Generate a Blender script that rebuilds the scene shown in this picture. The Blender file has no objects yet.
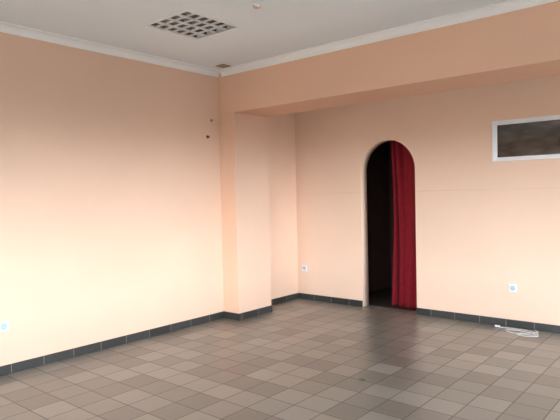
import bpy, bmesh, math, random
from mathutils import Vector, Matrix
random.seed(3)
S=bpy.context.scene
S.view_settings.view_transform='Standard'
S.view_settings.exposure=0.0
COL=S.collection

# ---------------------------------------------------------------- materials
def newmat(name):
    m=bpy.data.materials.new(name); m.use_nodes=True
    nt=m.node_tree; b=nt.nodes['Principled BSDF']
    return m,nt,b
def simple(name,col,rough=0.5,metal=0.0,noise=0.0,scale=20,bump=0.0,bscale=200):
    m,nt,b=newmat(name)
    b.inputs['Roughness'].default_value=rough; b.inputs['Metallic'].default_value=metal
    N=nt.nodes.new; L=nt.links.new
    tc=N('ShaderNodeTexCoord')
    n=N('ShaderNodeTexNoise'); n.inputs['Scale'].default_value=scale; n.inputs['Detail'].default_value=4
    L(tc.outputs['Object'],n.inputs['Vector'])
    r=N('ShaderNodeValToRGB')
    r.color_ramp.elements[0].position=0.3; r.color_ramp.elements[1].position=0.7
    r.color_ramp.elements[0].color=(*[c*(1-noise) for c in col],1)
    r.color_ramp.elements[1].color=(*[min(1,c*(1+noise)) for c in col],1)
    L(n.outputs['Fac'],r.inputs['Fac']); L(r.outputs['Color'],b.inputs['Base Color'])
    if bump>0:
        n2=N('ShaderNodeTexNoise'); n2.inputs['Scale'].default_value=bscale; n2.inputs['Detail'].default_value=3
        L(tc.outputs['Object'],n2.inputs['Vector'])
        bp=N('ShaderNodeBump'); bp.inputs['Strength'].default_value=bump; bp.inputs['Distance'].default_value=0.002
        L(n2.outputs['Fac'],bp.inputs['Height']); L(bp.outputs['Normal'],b.inputs['Normal'])
    return m
def mathn(nt,op,a,b=None):
    n=nt.nodes.new('ShaderNodeMath'); n.operation=op
    for i,v in enumerate((a,b)):
        if v is None: continue
        if isinstance(v,(int,float)): n.inputs[i].default_value=v
        else: nt.links.new(v,n.inputs[i])
    return n.outputs[0]

def wallmat(name,col,seam_z=None):
    m=simple(name,col,0.75,0,0.03,0.9,0.5,45)
    if seam_z:
        nt=m.node_tree; b=nt.nodes['Principled BSDF']
        src=b.inputs['Base Color'].links[0].from_socket
        g=nt.nodes.new('ShaderNodeNewGeometry'); s=nt.nodes.new('ShaderNodeSeparateXYZ')
        nt.links.new(g.outputs['Position'],s.inputs[0])
        wob=nt.nodes.new('ShaderNodeTexNoise'); wob.inputs['Scale'].default_value=3; wob.inputs['Detail'].default_value=4
        nt.links.new(g.outputs['Position'],wob.inputs['Vector'])
        d=mathn(nt,'ABSOLUTE',mathn(nt,'SUBTRACT',s.outputs['Z'],seam_z))
        line=mathn(nt,'LESS_THAN',d,0.004)
        w2=nt.nodes.new('ShaderNodeMapRange'); w2.inputs['From Min'].default_value=0.4; w2.inputs['From Max'].default_value=0.65; w2.inputs['To Min'].default_value=0.02; w2.inputs['To Max'].default_value=0.20
        nt.links.new(wob.outputs['Fac'],w2.inputs['Value'])
        amt=mathn(nt,'MULTIPLY',line,w2.outputs[0])
        mx=nt.nodes.new('ShaderNodeMix'); mx.data_type='RGBA'
        nt.links.new(amt,mx.inputs['Factor']); nt.links.new(src,mx.inputs[6]); mx.inputs[7].default_value=(0.25,0.14,0.09,1)
        nt.links.new(mx.outputs[2],b.inputs['Base Color'])
    return m
M_WALL=wallmat('peach_paint',(0.82,0.592,0.455))
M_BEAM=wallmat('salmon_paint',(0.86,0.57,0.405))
M_SOFF=wallmat('salmon_soffit_shaded',(0.72,0.445,0.315))  # beam paint darkened, underside shade put into the colour
M_WALLB=wallmat('peach_paint_seamed',(0.86,0.64,0.495),1.56)
M_CEIL=simple('ceiling_paint',(0.85,0.94,1.0),0.8,0,0.02,1.0,0.15,90)
M_TRIM=simple('cornice_white',(0.95,0.99,1.0),0.5,0,0.0,5)
M_PVC=simple('white_pvc',(0.90,0.94,0.97),0.3,0,0.01,5)
M_DARK=simple('unlit_hall_brown',(0.065,0.028,0.020),0.8,0,0.2,3)  # gloom of the room behind the arch put into its wall colour
M_RED=simple('red_curtain_cloth',(0.22,0.003,0.012),0.95,0,0.15,25,0.3,300)
M_BLUE=simple('pale_blue_plastic',(0.42,0.62,0.80),0.35,0,0.02,20)
M_BLACK=simple('black_plastic',(0.02,0.02,0.02),0.5,0,0.05,20)
M_STEEL=simple('steel',(0.6,0.6,0.6),0.25,1.0,0.03,20)
M_ALU=simple('brushed_aluminium',(0.94,0.97,1.0),0.3,0.15,0.03,20)
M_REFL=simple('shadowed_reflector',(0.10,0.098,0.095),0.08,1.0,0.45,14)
M_ENAMEL=simple('white_enamel',(0.92,0.96,1.0),0.4,0,0.02,20)
M_TUBE=simple('unlit_tube_glass',(0.9,0.93,0.96),0.15,0,0.01,20)
M_VENT=simple('brown_vent_plastic',(0.42,0.33,0.24),0.6,0,0.1,30)
M_BROWN=simple('old_brown_plastic',(0.16,0.09,0.05),0.6,0,0.1,30)
M_CABLE=simple('white_cable_sheath',(0.85,0.85,0.84),0.45,0,0.02,30)
M_LEAF=simple('green_leaf',(0.10,0.22,0.05),0.6,0,0.2,60)

def glassmat():
    m,nt,b=newmat('dim_window_glass')
    N=nt.nodes.new;L=nt.links.new
    tc=N('ShaderNodeTexCoord'); mp=N('ShaderNodeMapping'); mp.inputs['Scale'].default_value=(1.0,1.0,2.2)
    n=N('ShaderNodeTexNoise'); n.inputs['Scale'].default_value=4.0; n.inputs['Detail'].default_value=2.5
    L(tc.outputs['Object'],mp.inputs[0]); L(mp.outputs[0],n.inputs['Vector'])
    r=N('ShaderNodeValToRGB'); r.color_ramp.elements[0].position=0.35; r.color_ramp.elements[1].position=0.72
    r.color_ramp.elements[0].color=(0.036,0.030,0.026,1); r.color_ramp.elements[1].color=(0.12,0.105,0.09,1)
    L(n.outputs['Fac'],r.inputs['Fac']); L(r.outputs['Color'],b.inputs['Base Color'])
    b.inputs['Roughness'].default_value=0.05; b.inputs['Specular IOR Level'].default_value=0.8
    return m
M_GLASS=glassmat()

TS=0.25
def tilemat(name,size,ox,oy,cols,grout,rough0,rough1,gw=0.006,axes='XY',mot=0.4):
    m,nt,b=newmat(name); N=nt.nodes.new;L=nt.links.new
    g=N('ShaderNodeNewGeometry'); s=N('ShaderNodeSeparateXYZ'); L(g.outputs['Position'],s.inputs[0])
    u=mathn(nt,'DIVIDE',mathn(nt,'ADD',s.outputs[axes[0]],ox),size)
    fu=mathn(nt,'FLOOR',u); ru=mathn(nt,'SUBTRACT',u,fu)
    edge_u=mathn(nt,'MINIMUM',ru,mathn(nt,'SUBTRACT',1.0,ru))
    if len(axes)>1:
        v=mathn(nt,'DIVIDE',mathn(nt,'ADD',s.outputs[axes[1]],oy),size)
        fv=mathn(nt,'FLOOR',v); rv=mathn(nt,'SUBTRACT',v,fv)
        edge=mathn(nt,'MINIMUM',edge_u,mathn(nt,'MINIMUM',rv,mathn(nt,'SUBTRACT',1.0,rv)))
    else: fv=0.0; edge=edge_u
    c=N('ShaderNodeCombineXYZ'); L(fu,c.inputs[0])
    if not isinstance(fv,float): L(fv,c.inputs[1])
    wn=N('ShaderNodeTexWhiteNoise'); wn.noise_dimensions='3D'; L(c.outputs[0],wn.inputs['Vector'])
    r=N('ShaderNodeValToRGB'); r.color_ramp.interpolation='LINEAR'
    els=r.color_ramp.elements
    while len(els)<len(cols): els.new(0.5)
    for i,cc in enumerate(cols):
        els[i].position=i/(len(cols)-1); els[i].color=(*cc,1)
    L(wn.outputs['Value'],r.inputs['Fac'])
    n=N('ShaderNodeTexNoise'); n.inputs['Scale'].default_value=22; n.inputs['Detail'].default_value=5; n.inputs['Roughness'].default_value=0.6
    L(g.outputs['Position'],n.inputs['Vector'])
    mo=mathn(nt,'ADD',mathn(nt,'MULTIPLY',n.outputs['Fac'],mot),1-mot/2)
    mul=N('ShaderNodeVectorMath'); mul.operation='SCALE'; L(r.outputs['Color'],mul.inputs[0]); L(mo,mul.inputs['Scale'])
    isg=mathn(nt,'LESS_THAN',edge,gw/size)
    mx=N('ShaderNodeMix'); mx.data_type='RGBA'; L(isg,mx.inputs['Factor']); L(mul.outputs[0],mx.inputs[6]); mx.inputs[7].default_value=(*grout,1)
    L(mx.outputs[2],b.inputs['Base Color'])
    n2=N('ShaderNodeTexNoise'); n2.inputs['Scale'].default_value=0.9; n2.inputs['Detail'].default_value=0
    L(g.outputs['Position'],n2.inputs['Vector'])
    rr=N('ShaderNodeMapRange'); rr.inputs['From Min'].default_value=0.3; rr.inputs['From Max'].default_value=0.7
    rr.inputs['To Min'].default_value=rough0; rr.inputs['To Max'].default_value=rough1
    L(n2.outputs['Fac'],rr.inputs['Value'])
    L(mathn(nt,'ADD',rr.outputs[0],mathn(nt,'MULTIPLY',isg,0.3)),b.inputs['Roughness'])
    bp=N('ShaderNodeBump'); bp.inputs['Strength'].default_value=0.25; bp.inputs['Distance'].default_value=0.002
    L(mathn(nt,'SUBTRACT',1.0,isg),bp.inputs['Height']); L(bp.outputs['Normal'],b.inputs['Normal'])
    return m
M_FLOOR=tilemat('floor_tiles',TS,4.98,-6.32+40*TS,[(0.178,0.168,0.145),(0.225,0.213,0.186),(0.265,0.252,0.222),(0.305,0.291,0.258)],(0.115,0.103,0.087),0.30,0.36,0.0038,'XY',0.15)
M_FLOOR.node_tree.nodes['Principled BSDF'].inputs['Specular IOR Level'].default_value=0.95
SL=[(0.022,0.025,0.025),(0.034,0.037,0.036),(0.050,0.052,0.050)]
M_BBX=tilemat('slate_skirting_x',0.3,4.98,0,SL,(0.21,0.19,0.17),0.3,0.4,0.0035,'X')
M_BBY=tilemat('slate_skirting_y',0.3,-6.32+30*0.3,0,SL,(0.21,0.19,0.17),0.3,0.4,0.0035,'Y')

# ---------------------------------------------------------------- helpers
def link(o): COL.objects.link(o); return o
def meshobj(name,bm,mats,smooth=False):
    bmesh.ops.recalc_face_normals(bm,faces=bm.faces[:])
    me=bpy.data.meshes.new(name); bm.to_mesh(me); bm.free()
    for m in (mats if isinstance(mats,(list,tuple)) else [mats]): me.materials.append(m)
    if smooth:
        for p in me.polygons: p.use_smooth=True
    return link(bpy.data.objects.new(name,me))
def addbox(bm,x0,x1,y0,y1,z0,z1,mi=0):
    vs=[bm.verts.new((x,y,z)) for x in (x0,x1) for y in (y0,y1) for z in (z0,z1)]
    for f in ((0,1,3,2),(4,6,7,5),(0,4,5,1),(2,3,7,6),(0,2,6,4),(1,5,7,3)):
        fa=bm.faces.new([vs[i] for i in f]); fa.material_index=mi
def bevel(o,w,seg=2):
    md=o.modifiers.new('bevel','BEVEL'); md.width=w; md.segments=seg; md.limit_method='ANGLE'
def box(name,x0,x1,y0,y1,z0,z1,mat,bv=0,struct=True):
    bm=bmesh.new(); addbox(bm,x0,x1,y0,y1,z0,z1); o=meshobj(name,bm,mat)
    if struct: o['kind']='structure'
    if bv: bevel(o,bv)
    return o
def parent(c,p):
    c.parent=p; c.matrix_parent_inverse=Matrix.Translation(-p.location)
def empty(name,loc,label,cat):
    o=bpy.data.objects.new(name,None); o.location=loc; o.empty_display_size=0.1; link(o)
    o['label']=label; o['category']=cat; return o
def slab(name,loops,thick,xf,mat):
    cu=bpy.data.curves.new(name,'CURVE'); cu.dimensions='2D'; cu.fill_mode='BOTH'; cu.extrude=thick/2
    for lp in loops:
        sp=cu.splines.new('POLY'); sp.points.add(len(lp)-1); sp.use_cyclic_u=True
        for p,(u,v) in zip(sp.points,lp): p.co=(u,v,0,1)
    t=bpy.data.objects.new('tmp',cu); COL.objects.link(t)
    dg=bpy.context.evaluated_depsgraph_get(); me=bpy.data.meshes.new_from_object(t.evaluated_get(dg))
    bpy.data.objects.remove(t); 
    for v in me.vertices: v.co=Vector(xf(v.co.x,v.co.y,v.co.z+thick/2))
    bm=bmesh.new(); bm.from_mesh(me); bmesh.ops.remove_doubles(bm,verts=bm.verts[:],dist=1e-5)
    me.materials.clear()
    o=meshobj(name,bm,mat); o['kind']='structure'
    for p in o.data.polygons: p.material_index=0
    return o
def rect(u0,u1,v0,v1): return [(u0,v0),(u1,v0),(u1,v1),(u0,v1)]
def sweep(name,prof,axis,a,b,base,sgn,mat):
    bm=bmesh.new(); rings=[]
    for t in (a,b):
        rings.append([bm.verts.new((base+sgn*o,t,z) if axis=='Y' else (t,base+sgn*o,z)) for o,z in prof])
    n=len(prof)
    for i in range(n):
        bm.faces.new([rings[0][i],rings[0][(i+1)%n],rings[1][(i+1)%n],rings[1][i]])
    bm.faces.new(rings[0]); bm.faces.new(rings[1][::-1])
    o=meshobj(name,bm,mat); o['kind']='structure'; return o
def cyl(bm,c,axis,r,l,seg=24,r2=None):
    rot={'Z':Matrix(),'X':Matrix.Rotation(math.pi/2,4,'Y'),'Y':Matrix.Rotation(math.pi/2,4,'X')}[axis]
    bmesh.ops.create_cone(bm,cap_ends=True,segments=seg,radius1=r,radius2=r if r2 is None else r2,depth=l,matrix=Matrix.Translation(c)@rot)

# ---------------------------------------------------------------- room dims
XL=-4.98; XR=2.6; YF=-4.0; YB=6.32; YP=4.78; YQ=5.40; XP=-4.715; ZC=3.12; ZB=2.58
AX0,AX1,ASP=-3.87,-3.075,1.84; WT=0.16
box('floor',XL-0.2,XR+0.2,YF-0.2,YB+WT,-0.15,0,M_FLOOR)
box('floor_hallway',-4.6,-2.4,YB+WT,8.2,-0.15,0,simple('unlit_hall_tiles',(0.06,0.05,0.042),0.5,0,0.1,8))  # hall darkness put into the tile colour
FX0,FX1,FY0,FY1=-4.11,-3.52,3.04,3.66
slab('ceiling',[rect(XL-0.2,XR+0.2,YF-0.2,YB+WT),rect(FX0,FX1,FY0,FY1)],0.14,lambda u,v,w:(u,v,ZC+w),M_CEIL)
wall_left=box('wall_left',XL-0.2,XL,YF-0.2,YB+WT,0,ZC,M_WALL)
arch=[(AX0,0)]+[((AX0+AX1)/2-math.cos(math.pi*i/40)*(AX1-AX0)/2, ASP+math.sin(math.pi*i/40)*(AX1-AX0)/2) for i in range(41)]+[(AX1,0)]
outline=[(XL,0)]+arch+[(XR,0),(XR,ZC),(XL,ZC)]
WX0,WX1,WZ0,WZ1=-2.116,-1.10,1.875,2.335
slab('wall_back',[outline,rect(WX0,WX1,WZ0,WZ1)],WT,lambda u,v,w:(u,YB+w,v),M_WALLB)
o=box('wall_pilaster',XL,XP,YP,YQ,0,ZB,M_WALL,0.004)
o.data.materials.append(M_BEAM)
for p in o.data.polygons:
    if p.normal.y<-0.9: p.material_index=1
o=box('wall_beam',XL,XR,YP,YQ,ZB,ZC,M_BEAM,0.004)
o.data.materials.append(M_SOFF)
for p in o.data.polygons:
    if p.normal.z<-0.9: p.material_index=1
RW=[rect(-2.8,-1.6,0.6,2.35),rect(1.3,2.7,0.5,2.35),rect(2.9,4.3,0.5,2.35),rect(5.0,6.0,0.6,2.4)]
slab('wall_right',[rect(YF-0.2,YB+WT,0,ZC)]+RW,0.2,lambda u,v,w:(XR+w,u,v),M_WALL)
FW=[rect(-4.2,-2.2,0.5,2.45),rect(-1.8,0.2,0.5,2.45),rect(0.6,2.3,0.0,2.45)]
slab('wall_front',[[(XL,0),(0.6,0),(0.6,2.45),(2.3,2.45),(2.3,0),(XR,0),(XR,ZC),(XL,ZC)],FW[0],FW[1]],0.2,lambda u,v,w:(u,YF-0.2+w,v),M_WALL)
n=1
for (lp,side) in [(l,'R') for l in RW]+[(l,'F') for l in FW]:
    u0,u1,v0,v1=lp[0][0],lp[1][0],lp[0][1],lp[2][1]
    bm=bmesh.new(); f=0.06; um=(u0+u1)/2
    bars=[(u0,u0+f,v0,v1),(u1-f,u1,v0,v1),(um-f/2,um+f/2,v0+f,v1-f),(u0+f,u1-f,v0,v0+f),(u0+f,u1-f,v1-f,v1)]
    for a,b,c,d in bars:
        if side=='R': addbox(bm,XR+0.06,XR+0.12,a,b,c,d)
        else: addbox(bm,a,b,YF-0.14,YF-0.08,c,d)
    o=meshobj('window_%d'%n,bm,M_PVC); o['kind']='structure'; n+=1
    ld=bpy.data.lights.new('daylight_portal','AREA'); ld.shape='RECTANGLE'; ld.size=u1-u0; ld.size_y=v1-v0
    ld.cycles.is_portal=True
    lo=bpy.data.objects.new('daylight_portal',ld)
    if side=='R': lo.location=(XR+0.19,(u0+u1)/2,(v0+v1)/2); lo.rotation_euler=Vector((-1,0,0)).to_track_quat('-Z','Y').to_euler()
    else: lo.location=((u0+u1)/2,YF-0.19,(v0+v1)/2); lo.rotation_euler=Vector((0,1,0)).to_track_quat('-Z','Y').to_euler()
    link(lo)
# low wide sun lamp added to put a soft glow on the left wall
sl=bpy.data.lights.new('wall_glow_sun','SUN'); sl.energy=1.7; sl.angle=math.radians(14); sl.color=(1,0.98,0.96)
so=bpy.data.objects.new('wall_glow_sun',sl); so.location=(8,2,4)
so.rotation_euler=Vector((-1,0.05,-math.tan(math.radians(4)))).to_track_quat('-Z','Y').to_euler(); link(so)

HX0,HX1,HY1=-4.35,-2.6,8.0
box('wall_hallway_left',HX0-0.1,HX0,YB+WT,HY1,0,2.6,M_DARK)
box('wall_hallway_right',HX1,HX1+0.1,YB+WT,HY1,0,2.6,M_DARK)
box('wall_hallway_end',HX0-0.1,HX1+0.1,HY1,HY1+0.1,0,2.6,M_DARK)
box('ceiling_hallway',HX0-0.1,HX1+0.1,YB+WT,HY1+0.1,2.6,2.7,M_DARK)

def cornice(depth,drop):
    p=[(0,ZC),(0,ZC-drop),(0.012,ZC-drop),(0.014,ZC-drop+0.010)]
    for i in range(7):
        a=math.pi/2*i/6
        p.append((0.014+(depth-0.026)*(1-math.cos(a)), ZC-drop+0.012+(drop-0.026)*math.sin(a)))
    p+=[(depth,ZC-0.012),(depth,ZC)]
    return p
sweep('trim_1',cornice(0.07,0.075),'Y',YF,YP,XL,1,M_TRIM)
sweep('trim_2',cornice(0.07,0.075),'X',XL+0.07,XR,YP,-1,M_TRIM)

BH,BT=0.085,0.012
bp=[(0,0.001),(BT,0.001),(BT,BH-0.003),(BT-0.003,BH),(0,BH)]
sweep('baseboard_left',bp,'Y',YF,YP-BT,XL,1,M_BBY)
sweep('baseboard_pilaster_front',bp,'X',XL,XP+BT,YP,-1,M_BBX)
sweep('baseboard_pilaster_side',bp,'Y',YP,YQ,XP,1,M_BBY)
sweep('baseboard_recess',bp,'Y',YQ,YB-BT,XL,1,M_BBY)
sweep('baseboard_back',bp,'X',XL,AX0,YB,-1,M_BBX)
sweep('baseboard_back_right',bp,'X',AX1,XR,YB,-1,M_BBX)

bm=bmesh.new()
def framebars(bm,x0,x1,z0,z1,f,y0,y1):
    addbox(bm,x0,x0+f,y0,y1,z0,z1); addbox(bm,x1-f,x1,y0,y1,z0,z1)
    addbox(bm,x0+f,x1-f,y0,y1,z0,z0+f); addbox(bm,x0+f,x1-f,y0,y1,z1-f,z1)
framebars(bm,WX0+0.001,WX1-0.001,WZ0+0.001,WZ1-0.001,0.028,YB-0.014,YB+0.06)
framebars(bm,WX0+0.029,WX1-0.029,WZ0+0.029,WZ1-0.029,0.018,YB+0.012,YB+0.05)
w=meshobj('window_8',bm,M_PVC); w['kind']='structure'; bevel(w,0.003)
bm=bmesh.new(); addbox(bm,WX0+0.045,WX1-0.045,YB+0.03,YB+0.036,WZ0+0.045,WZ1-0.045)
g=meshobj('glass_pane',bm,M_GLASS); g.parent=w

# ---------------------------------------------------------------- ceiling louvre fixture
fx=empty('ceiling_light_fixture',((FX0+FX1)/2,(FY0+FY1)/2,ZC),'unlit square fluorescent ceiling light with metal louvre grid','ceiling light')
bm=bmesh.new(); e=0.010
for a,b,c,d in [(FX0-e,FX0+0.012,FY0-e,FY1+e),(FX1-0.012,FX1+e,FY0-e,FY1+e),(FX0+0.012,FX1-0.012,FY0-e,FY0+0.012),(FX0+0.012,FX1-0.012,FY1-0.012,FY1+e)]:
    addbox(bm,a,b,c,d,ZC-0.008,ZC-0.0005)
o=meshobj('frame',bm,M_ENAMEL); bevel(o,0.002); parent(o,fx)
bm=bmesh.new(); nx=4; wx=(FX1-FX0-0.024)/nx
for k in range(nx):
    xa=FX0+0.012+k*wx
    prev=None
    for i in range(11):
        t=i/10; x=xa+wx*t; z=ZC+0.005+0.075*math.sin(math.pi*t)**0.6
        cur=(bm.verts.new((x,FY0+0.012,z)),bm.verts.new((x,FY1-0.012,z)))
        if prev: bm.faces.new([prev[0],cur[0],cur[1],prev[1]])
        prev=cur
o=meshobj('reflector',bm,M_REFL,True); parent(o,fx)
for k in range(nx):
    bm=bmesh.new(); cyl(bm,(FX0+0.012+(k+0.5)*wx,(FY0+FY1)/2,ZC+0.05),'Y',0.013,FY1-FY0-0.03)
    o=meshobj('fluorescent_tube',bm,M_TUBE,False); parent(o,fx)
bm=bmesh.new()
for k in range(nx+1):
    x=FX0+0.012+k*wx; x=min(max(x,FX0+0.014),FX1-0.014)
    addbox(bm,x-0.006,x+0.006,FY0+0.012,FY1-0.012,ZC-0.006,ZC+0.010)
nl=6
for k in range(1,nl):
    y=FY0+0.012+k*(FY1-FY0-0.024)/nl
    addbox(bm,FX0+0.014,FX1-0.014,y-0.0025,y+0.0025,ZC-0.004,ZC+0.014)
o=meshobj('louvre_grid',bm,M_ALU); parent(o,fx)
bm=bmesh.new(); addbox(bm,FX0+0.001,FX1-0.001,FY0+0.001,FY1-0.001,ZC+0.10,ZC+0.11)
o=meshobj('housing',bm,M_ENAMEL); parent(o,fx)

fx=empty('smoke_detector',(-3.0,3.34,ZC),'small round white smoke detector on the grey ceiling','smoke detector')
bm=bmesh.new(); cyl(bm,(-3.0,3.34,ZC-0.006),'Z',0.045,0.011,32); o=meshobj('base',bm,M_ALU); bevel(o,0.002); parent(o,fx)
bm=bmesh.new(); cyl(bm,(-3.0,3.34,ZC-0.022),'Z',0.028,0.02,32,0.036); o=meshobj('sensor_cap',bm,M_STEEL); bevel(o,0.003); parent(o,fx)

vx,vy=-4.71,4.61
fx=empty('ceiling_vent',(vx,vy,ZC),'small square brownish vent cover in the ceiling corner','vent')
bm=bmesh.new(); r=0.065
for a,b,c,d in [(vx-r,vx-r+.012,vy-r,vy+r),(vx+r-.012,vx+r,vy-r,vy+r),(vx-r,vx+r,vy-r,vy-r+.012),(vx-r,vx+r,vy+r-.012,vy+r)]: addbox(bm,a,b,c,d,ZC-0.009,ZC-0.0005)
o=meshobj('frame',bm,M_VENT); parent(o,fx)
bm=bmesh.new()
for k in range(5): 
    y=vy-r+0.02+k*0.0225; addbox(bm,vx-r+.012,vx+r-.012,y,y+0.013,ZC-0.006,ZC-0.001)
o=meshobj('slats',bm,M_VENT); parent(o,fx)

# ---------------------------------------------------------------- outlets
def outlet(c,normal,label,double=False):
    fx=empty('wall_outlet',c,label,'power outlet'); fx['group']='wall outlets'
    if normal=='Y-': mp=lambda u,w,z:(c[0]+u,c[1]-w,c[2]+z)
    else: mp=lambda u,w,z:(c[0]+w,c[1]+u,c[2]+z)
    def fin(bm,name,mat,bv=0):
        for v in bm.verts: v.co=Vector(mp(*v.co))
        o=meshobj(name,bm,mat)
        if bv: bevel(o,bv,3)
        parent(o,fx); return o
    bm=bmesh.new(); h=0.042; addbox(bm,-h,h,0.0005,0.011,-h,h); fin(bm,'face_plate',M_PVC,0.004)
    bm=bmesh.new(); cyl(bm,(0,0.0135,0),'Y',0.030,0.005,32)
    for f in bm.faces[:]:
        if len(f.verts)>8 and f.calc_center_median().y>0.015:
            r=bmesh.ops.inset_region(bm,faces=[f],thickness=0.005,depth=-0.0045)
    fin(bm,'socket',M_BLUE)
    for s in (-1,1):
        bm=bmesh.new(); cyl(bm,(s*0.0095,0.0128,0),'Y',0.0028,0.002,12); fin(bm,'pin_hole',M_BLACK)
    for s in (-1,1):
        bm=bmesh.new(); addbox(bm,-0.004,0.004,0.0112,0.0165,s*0.0225-0.003,s*0.0225+0.003); fin(bm,'earth_clip',M_STEEL)
outlet((XL,2.07,0.435),'X+','white square socket with bluish insert on the peach side wall')
outlet((-4.85,YB,0.463),'Y-','white square socket with bluish insert beside the alcove corner')
outlet((-1.905,YB,0.445),'Y-','white square socket with bluish insert above the coiled cable')

for (y,z,m) in ((4.64,2.494,M_VENT),(4.57,2.285,M_BROWN)):
    fx=empty('cable_clip',(XL,y,z),'small round brown cable fixing on the peach wall','wall fixing'); fx['group']='old wall fixings'
    bm=bmesh.new(); cyl(bm,(XL+0.006,y,z),'X',0.018,0.012,20); o=meshobj('wall_plate',bm,m); bevel(o,0.001); parent(o,fx)
    bm=bmesh.new(); cyl(bm,(XL+0.02,y,z-0.004),'X',0.010,0.018,14); o=meshobj('peg',bm,m); bevel(o,0.001); parent(o,fx)

# ---------------------------------------------------------------- curtain
cx=empty('curtain',(-3.2,6.60,0),'long red folded curtain drawn to one side of the arched doorway','curtain')
bm=bmesh.new(); NU,NV=220,40; grid=[]
for j in range(NV+1):
    t=j/NV; z=2.40-t*2.392
    x0=-3.60+0.05*math.sin(t*3.0)-0.02*t; x1=-2.85
    row=[]
    for i in range(NU+1):
        s=i/NU
        ph=2*math.pi*(5.6*s+0.8*math.sin(s*5.1+0.4)+0.22*math.sin(t*3.3+s*11))
        amp=(0.014+0.036*abs(math.sin(s*6.3+0.8+t*0.6)))*(0.85+0.2*t)
        y=6.61+amp*math.sin(ph)+0.008*math.sin(s*31+t*3)+0.20*max(0,0.30-s)
        x=x0+(x1-x0)*s+0.016*math.cos(ph+0.5)+0.012*math.sin(t*5+s*8)*t
        row.append(bm.verts.new((x,y,z)))
    grid.append(row)
for j in range(NV):
    for i in range(NU): bm.faces.new([grid[j][i],grid[j][i+1],grid[j+1][i+1],grid[j+1][i]])
o=meshobj('cloth',bm,M_RED,True); sd=o.modifiers.new('s','SOLIDIFY'); sd.thickness=0.003; parent(o,cx)
bm=bmesh.new(); cyl(bm,((HX0+HX1)/2,6.61,2.42),'X',0.012,HX1-HX0-0.002,20); o=meshobj('curtain_rod',bm,M_STEEL); parent(o,cx)

# ---------------------------------------------------------------- cable on floor
def cable():
    fx=empty('power_cable',(-1.7,6.12,0),'thin white cable lying in loose loops on the tiled floor','cable')
    key=[(-2.02,6.22),(-1.90,6.25),(-1.74,6.24),(-1.60,6.18),(-1.58,6.08),(-1.72,6.02),(-1.90,6.05),(-1.94,6.14),(-1.80,6.18),(-1.62,6.13),(-1.54,6.03),(-1.64,5.95),(-1.80,5.97),(-1.74,6.07),(-1.62,6.14),(-1.60,6.22),(-1.66,6.26)]
    cu=bpy.data.curves.new('cord','CURVE'); cu.dimensions='3D'; cu.bevel_depth=0.0034; cu.bevel_resolution=3; cu.resolution_u=10
    sp=cu.splines.new('NURBS'); sp.points.add(len(key)-1); sp.order_u=4; sp.use_endpoint_u=True
    for i,(p,c) in enumerate(zip(sp.points,key)): p.co=(c[0],c[1],0.004+0.0006*i,1)
    t=bpy.data.objects.new('t',cu); COL.objects.link(t)
    dg=bpy.context.evaluated_depsgraph_get(); me=bpy.data.meshes.new_from_object(t.evaluated_get(dg)); bpy.data.objects.remove(t)
    o=link(bpy.data.objects.new('cord',me)); me.materials.clear(); me.materials.append(M_CABLE); parent(o,fx)
    p0=key[0]
    bm=bmesh.new(); cyl(bm,(p0[0]-0.02,p0[1],0.014),'X',0.008,0.035,16,0.012); cyl(bm,(p0[0]-0.043,p0[1],0.014),'X',0.013,0.012,16)
    o=meshobj('plug',bm,M_PVC); bevel(o,0.002); parent(o,fx)
cable()

# small fallen leaf
bm=bmesh.new(); rows=[]
lx,ly=-2.36,3.82
for i in range(9):
    t=i/8; hw=0.013*math.sin(math.pi*min(1,t*0.96+0.02))**0.8+0.0005
    px=lx-0.028+0.056*t; z0=0.002+0.004*math.sin(math.pi*t)
    rows.append([bm.verts.new((px+k*hw*0.3,ly+k*hw+0.004*math.sin(3*t),z0+0.002*abs(k))) for k in (-1,-0.5,0,0.5,1)])
for i in range(8):
    for k in range(4): bm.faces.new([rows[i][k],rows[i][k+1],rows[i+1][k+1],rows[i+1][k]])
lf=meshobj('leaf',bm,M_LEAF,True); sd=lf.modifiers.new('s','SOLIDIFY'); sd.thickness=0.001
lf['label']='tiny green leaf scrap lying on the tiled floor'; lf['category']='leaf'

# ---------------------------------------------------------------- world daylight
w=bpy.data.worlds.new('sky'); S.world=w; w.use_nodes=True; nt=w.node_tree
bg=nt.nodes['Background']; tc=nt.nodes.new('ShaderNodeTexCoord'); sp=nt.nodes.new('ShaderNodeSeparateXYZ')
nt.links.new(tc.outputs['Generated'],sp.inputs[0])
r=nt.nodes.new('ShaderNodeValToRGB'); mr=nt.nodes.new('ShaderNodeMapRange')
mr.inputs['From Min'].default_value=-1; mr.inputs['From Max'].default_value=1
nt.links.new(sp.outputs['Z'],mr.inputs['Value']); nt.links.new(mr.outputs[0],r.inputs['Fac'])
e=r.color_ramp.elements; e[0].position=0.497; e[0].color=(0.05,0.046,0.042,1); e[1].position=0.505; e[1].color=(0.91,0.96,1.0,1)
x=e.new(0.54); x.color=(0.88,0.94,1.0,1)
x=e.new(0.57); x.color=(0.60,0.67,0.75,1)
nt.links.new(r.outputs['Color'],bg.inputs['Color']); bg.inputs['Strength'].default_value=25.0

# ---------------------------------------------------------------- camera
f=541.0
Xc=-Vector((-645,1,-f)).normalized(); Yc=Vector((454,25,-f)); Yc=(Yc-Xc*Yc.dot(Xc)).normalized(); Zc=Xc.cross(Yc)
R=Matrix((Xc,Yc,Zc)).to_4x4()
cam=bpy.data.cameras.new('camera'); co=bpy.data.objects.new('camera',cam); link(co)
cam.sensor_width=36; cam.lens=f/560*36; cam.clip_start=0.05
co.matrix_world=Matrix.Translation((0,0,1.55))@R
S.camera=co
